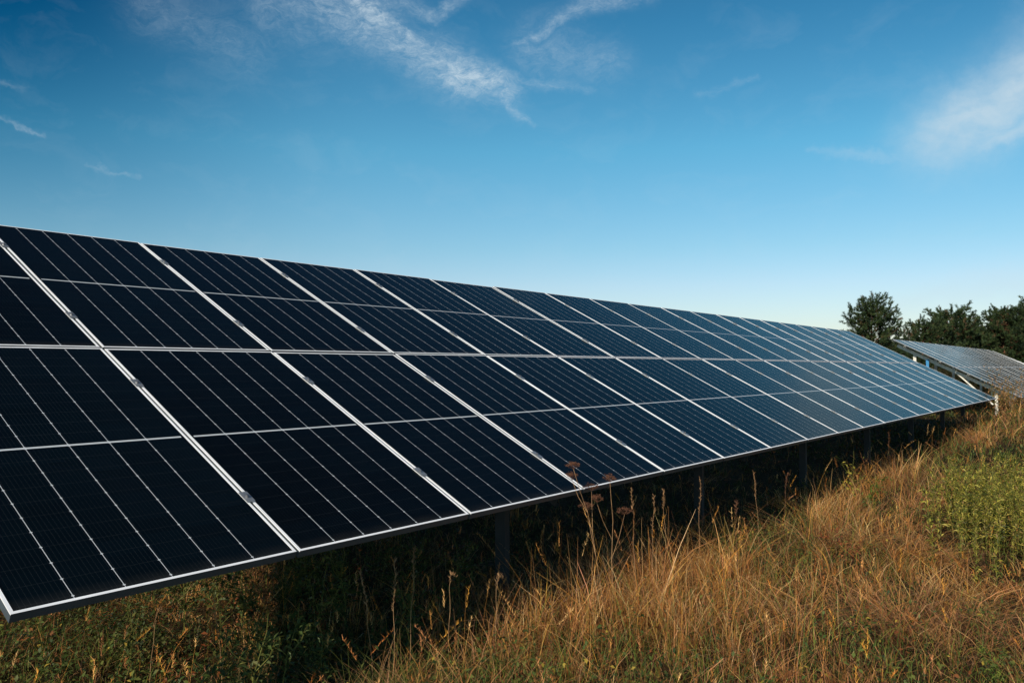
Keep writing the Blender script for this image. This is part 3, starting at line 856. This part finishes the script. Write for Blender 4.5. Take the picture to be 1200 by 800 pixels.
# ------------------------------------------------------------------ sky and light
def build_world():
    w = bpy.data.worlds.new('World'); scene.world = w; w.use_nodes = True
    nt = w.node_tree; N, L = nt.nodes, nt.links; N.clear()
    M = lambda op, a, b=None, c=None: math_node(N, L, op, a, b, c)
    out = N.new('ShaderNodeOutputWorld'); bg = N.new('ShaderNodeBackground'); L.new(bg.outputs[0], out.inputs[0])
    sky = N.new('ShaderNodeTexSky'); sky.sky_type = 'NISHITA'; sky.sun_disc = False
    sky.sun_elevation = SUN_EL; sky.sun_rotation = math.atan2(SUN.x, SUN.y) % (2*math.pi)
    sky.air_density = 1.0; sky.dust_density = .6; sky.ozone_density = 2.0; sky.altitude = 100
    bg.inputs['Strength'].default_value = SKY_STRENGTH
    tc = N.new('ShaderNodeTexCoord'); sp = N.new('ShaderNodeSeparateXYZ'); L.new(tc.outputs['Generated'], sp.inputs[0])
    el = M('MULTIPLY', M('ARCSINE', sp.outputs['Z']), 57.29578)
    az = M('MULTIPLY', M('ARCTAN2', sp.outputs['Y'], sp.outputs['X']), 57.29578)
    # grade of the clear sky with height: deeper overhead, paler and slightly cyan low down
    cr = N.new('ShaderNodeValToRGB'); L.new(M('DIVIDE', el, 60), cr.inputs[0])
    e = cr.color_ramp.elements
    stops = GRADE
    e[0].position = stops[0][0]/60; e[0].color = (*stops[0][1], 1)
    e[1].position = stops[-1][0]/60; e[1].color = (*stops[-1][1], 1)
    for d, c in stops[1:-1]:
        q = e.new(d/60); q.color = (*c, 1)
    mul = N.new('ShaderNodeMix'); mul.data_type = 'RGBA'; mul.blend_type = 'MULTIPLY'; mul.inputs[0].default_value = 1
    mul.clamp_result = False
    L.new(sky.outputs[0], mul.inputs[6]); L.new(cr.outputs[0], mul.inputs[7])
    # sky deepens away from the sun; a corner vignette is painted in too
    a1 = N.new('ShaderNodeMapRange'); a1.interpolation_type = 'SMOOTHSTEP'; a1.inputs[1].default_value = 46; a1.inputs[2].default_value = 74
    a1.inputs[3].default_value = 0; a1.inputs[4].default_value = 1; L.new(az, a1.inputs[0])
    a2 = N.new('ShaderNodeMapRange'); a2.inputs[1].default_value = 6; a2.inputs[2].default_value = 23; a2.inputs[3].default_value = .15; a2.inputs[4].default_value = 1.15
    L.new(el, a2.inputs[0])
    deep = N.new('ShaderNodeMix'); deep.data_type = 'RGBA'; deep.blend_type = 'MULTIPLY'; deep.clamp_result = False
    L.new(M('MULTIPLY', a1.outputs[0], a2.outputs[0]), deep.inputs[0]); L.new(mul.outputs[2], deep.inputs[6]); deep.inputs[7].default_value = (.0, .36, .50, 1)
    # azimuth-elevation plane for the cirrus, warped by noise
    pv = N.new('ShaderNodeCombineXYZ'); L.new(az, pv.inputs[0]); L.new(el, pv.inputs[1])
    def noise(scale, detail, rough, vec, sx=1, sy=1, rot=0, dist=0):
        mp = N.new('ShaderNodeMapping'); mp.inputs['Scale'].default_value = (sx, sy, 1); mp.inputs['Rotation'].default_value = (0, 0, rot)
        L.new(vec, mp.inputs[0])
        nz = N.new('ShaderNodeTexNoise'); nz.inputs['Scale'].default_value = scale; nz.inputs['Detail'].default_value = detail
        nz.inputs['Roughness'].default_value = rough; nz.inputs['Distortion'].default_value = dist
        L.new(mp.outputs[0], nz.inputs['Vector']); return nz
    def warp(vec, nz, amt):
        s = N.new('ShaderNodeVectorMath'); s.operation = 'SUBTRACT'; L.new(nz.outputs['Color'], s.inputs[0]); s.inputs[1].default_value = (.5, .5, .5)
        m = N.new('ShaderNodeVectorMath'); m.operation = 'SCALE'; L.new(s.outputs[0], m.inputs[0]); m.inputs['Scale'].default_value = amt
        a = N.new('ShaderNodeVectorMath'); a.operation = 'ADD'; L.new(vec, a.inputs[0]); L.new(m.outputs[0], a.inputs[1])
        return a.outputs[0]
    p1 = warp(pv.outputs[0], noise(.35, 4, .6, pv.outputs[0]), 1.9)
    p2 = warp(p1, noise(1.3, 5, .65, pv.outputs[0]), .8)
    flat = N.new('ShaderNodeVectorMath'); flat.operation = 'MULTIPLY'; L.new(p2, flat.inputs[0]); flat.inputs[1].default_value = (1, 1, 0)
    P = flat.outputs[0]
    total = None
    shift = [.3, .3]
    def streak(line, width, amt):
        nonlocal total
        line = [(a+shift[0], b+shift[1]) for a, b in line]
        for (a, b), (w0, w1), (s0, s1) in zip(zip(line[:-1], line[1:]), zip(width[:-1], width[1:]), zip(amt[:-1], amt[1:])):
            ba = Vector((b[0]-a[0], b[1]-a[1], 0)); l2 = ba.dot(ba)
            s = N.new('ShaderNodeVectorMath'); s.operation = 'SUBTRACT'; L.new(P, s.inputs[0]); s.inputs[1].default_value = (a[0], a[1], 0)
            dt = N.new('ShaderNodeVectorMath'); dt.operation = 'DOT_PRODUCT'; L.new(s.outputs[0], dt.inputs[0]); dt.inputs[1].default_value = ba/l2
            h = N.new('ShaderNodeClamp'); L.new(dt.outputs['Value'], h.inputs[0])
            sc = N.new('ShaderNodeVectorMath'); sc.operation = 'SCALE'; sc.inputs[0].default_value = ba; L.new(h.outputs[0], sc.inputs['Scale'])
            df = N.new('ShaderNodeVectorMath'); df.operation = 'DISTANCE'; L.new(s.outputs[0], df.inputs[0]); L.new(sc.outputs[0], df.inputs[1])
            wd = M('MULTIPLY_ADD', h.outputs[0], w1-w0, w0)
            r = M('DIVIDE', df.outputs['Value'], wd)
            g = M('POWER', 2.718, M('MULTIPLY', M('MULTIPLY', r, r), -1))
            v = M('MULTIPLY', g, M('MULTIPLY_ADD', h.outputs[0], s1-s0, s0))
            total = v if total is None else M('MAXIMUM', total, v)
    streak([(49.9, 25.5), (47.2, 23.2), (44.8, 21.8), (42.4, 21.3)], (1.0, .8, .5, .25), (1.0, 1.15, .95, .4))
    streak([(50.7, 23.5), (46.6, 21.9), (42.4, 20.3), (40.9, 19.5), (37.6, 18.6)], (1.6, 1.4, 1.3, 1.2, .9), (.6, .72, .85, 1.5, .9))
    streak([(39.4, 19.3), (36.8, 17.0), (35.5, 16.2)], (.6, .35, .3), (.6, .5, .25))
    shift[:] = [.3, .3]
    streak([(44.8, 23.8), (42.4, 23.3), (40.6, 24.7)], (.7, .5, .4), (.45, .5, .5))
    shift[:] = [0, 0]
    streak([(37.6, 21.9), (34.5, 23.0), (32.1, 24.4), (27.9, 25.0)], (.4, .5, .6, .6), (.4, .6, .5, .55))
    shift[:] = [.3, .3]
    streak([(40.3, 19.5), (35.1, 19.2), (31.5, 18.5)], (.4, .45, .3), (.5, .4, .15))
    streak([(36.0, 21.4), (30.3, 20.2)], (1.6, 1.3), (.34, .28))
    streak([(54.0, 23.0), (47.0, 24.0)], (2.2, 2.8), (.32, .5))
    streak([(61.6, 22.1), (55.2, 20.0)], (1.6, 1.6), (.22, .2))
    shift[:] = [0, 0]
    streak([(69.9, 14.4), (67.7, 14.0)], (.15, .15), (.35, .3))
    streak([(65.4, 12.3), (62.2, 12.0)], (.12, .12), (.22, .2))
    streak([(70, 16.5), (68.9, 16.5)], (.15, .15), (.3, .2))
    streak([(24.5, 18.2), (21.1, 18.8)], (.3, .2), (.15, .18))
    # filament texture for the left cirrus
    fil = noise(.9, 9, .68, p1, 1, 2.2, R(-28), .6)
    fr = N.new('ShaderNodeMapRange'); fr.inputs[1].default_value = .36; fr.inputs[2].default_value = .72; fr.inputs[3].default_value = .28; fr.inputs[4].default_value = 1.05
    L.new(fil.outputs['Fac'], fr.inputs[0])
    left = M('MULTIPLY', total, fr.outputs[0])
    fil2 = noise(3.2, 8, .7, p1, 1, 3.0, R(-32), .8)
    frb = N.new('ShaderNodeMapRange'); frb.inputs[1].default_value = .35; frb.inputs[2].default_value = .7; frb.inputs[3].default_value = .6; frb.inputs[4].default_value = 1.2
    L.new(fil2.outputs['Fac'], frb.inputs[0]); left = M('MULTIPLY', left, frb.outputs[0])
    # smoother veil at the right
    total = None; shift[0] = .3; shift[1] = .3
    streak([(9.6, 13.9), (6.9, 14.9), (3.6, 17.0), (0, 18.5)], (2.0, 2.1, 2.2, 2.2), (.75, 1.0, .85, .6))
    streak([(16.9, 13.9), (14.7, 13.3), (9.8, 12.8), (6.5, 13.2), (3.5, 14.5)], (.25, .3, .35, .6, .8), (.14, .22, .3, .7, .8))
    streak([(12.8, 3.5), (4.0, 5.0)], (.8, 1.2), (.25, .4))
    f2 = noise(.5, 7, .6, p1, 1, 2.0, R(25), .3)
    fr2 = N.new('ShaderNodeMapRange'); fr2.inputs[1].default_value = .3; fr2.inputs[2].default_value = .7; fr2.inputs[3].default_value = .7; fr2.inputs[4].default_value = 1.1
    L.new(f2.outputs['Fac'], fr2.inputs[0])
    right = M('MULTIPLY', total, fr2.outputs[0])
    # faint high haze everywhere
    hz = noise(.22, 6, .6, p1, 1, 1.8, R(-20), .5)
    hr = N.new('ShaderNodeMapRange'); hr.inputs[1].default_value = .5; hr.inputs[2].default_value = .85; hr.inputs[4].default_value = .10
    L.new(hz.outputs['Fac'], hr.inputs[0])
    cl = M('MINIMUM', M('ADD', M('ADD', left, right), hr.outputs[0]), .95)
    mix = N.new('ShaderNodeMix'); mix.data_type = 'RGBA'
    L.new(M('MULTIPLY', cl, .78), mix.inputs[0]); L.new(deep.outputs[2], mix.inputs[6])
    mix.inputs[7].default_value = (*[c/SKY_STRENGTH for c in (.60, .72, .80)], 1)
    L.new(mix.outputs[2], bg.inputs['Color'])
SKY_STRENGTH = 0.15
GRADE = [(0, (.74, .70, .72)), (5.6, (.67, .725, .76)), (8.2, (.55, .74, .75)), (14.8, (.355, .785, .80)), (23, (.18, .60, .69)), (32, (.12, .40, .53)), (60, (.09, .30, .42))]
build_world()

sd = bpy.data.lights.new('sun', 'SUN'); sd.energy = 5.0; sd.angle = R(.5); sd.color = (1.0, .90, .76)
so = bpy.data.objects.new('sun', sd); COL.objects.link(so)
so.location = SUN*50; so.rotation_euler = SUN.to_track_quat('Z', 'Y').to_euler()

cd = bpy.data.cameras.new('camera'); cam = bpy.data.objects.new('camera', cd); COL.objects.link(cam)
cd.sensor_width = 36; cd.lens = LENS; cd.clip_start = .05; cd.clip_end = 6000
cam.location = CAM; cam.rotation_euler = (R(90+PITCH), 0, R(YAW-90))
scene.camera = cam

scene.view_settings.view_transform = 'Standard'; scene.view_settings.look = 'None'
scene.view_settings.exposure = 0; scene.view_settings.gamma = 1
scene.cycles.use_denoising = True
scene.cycles.max_bounces = 6
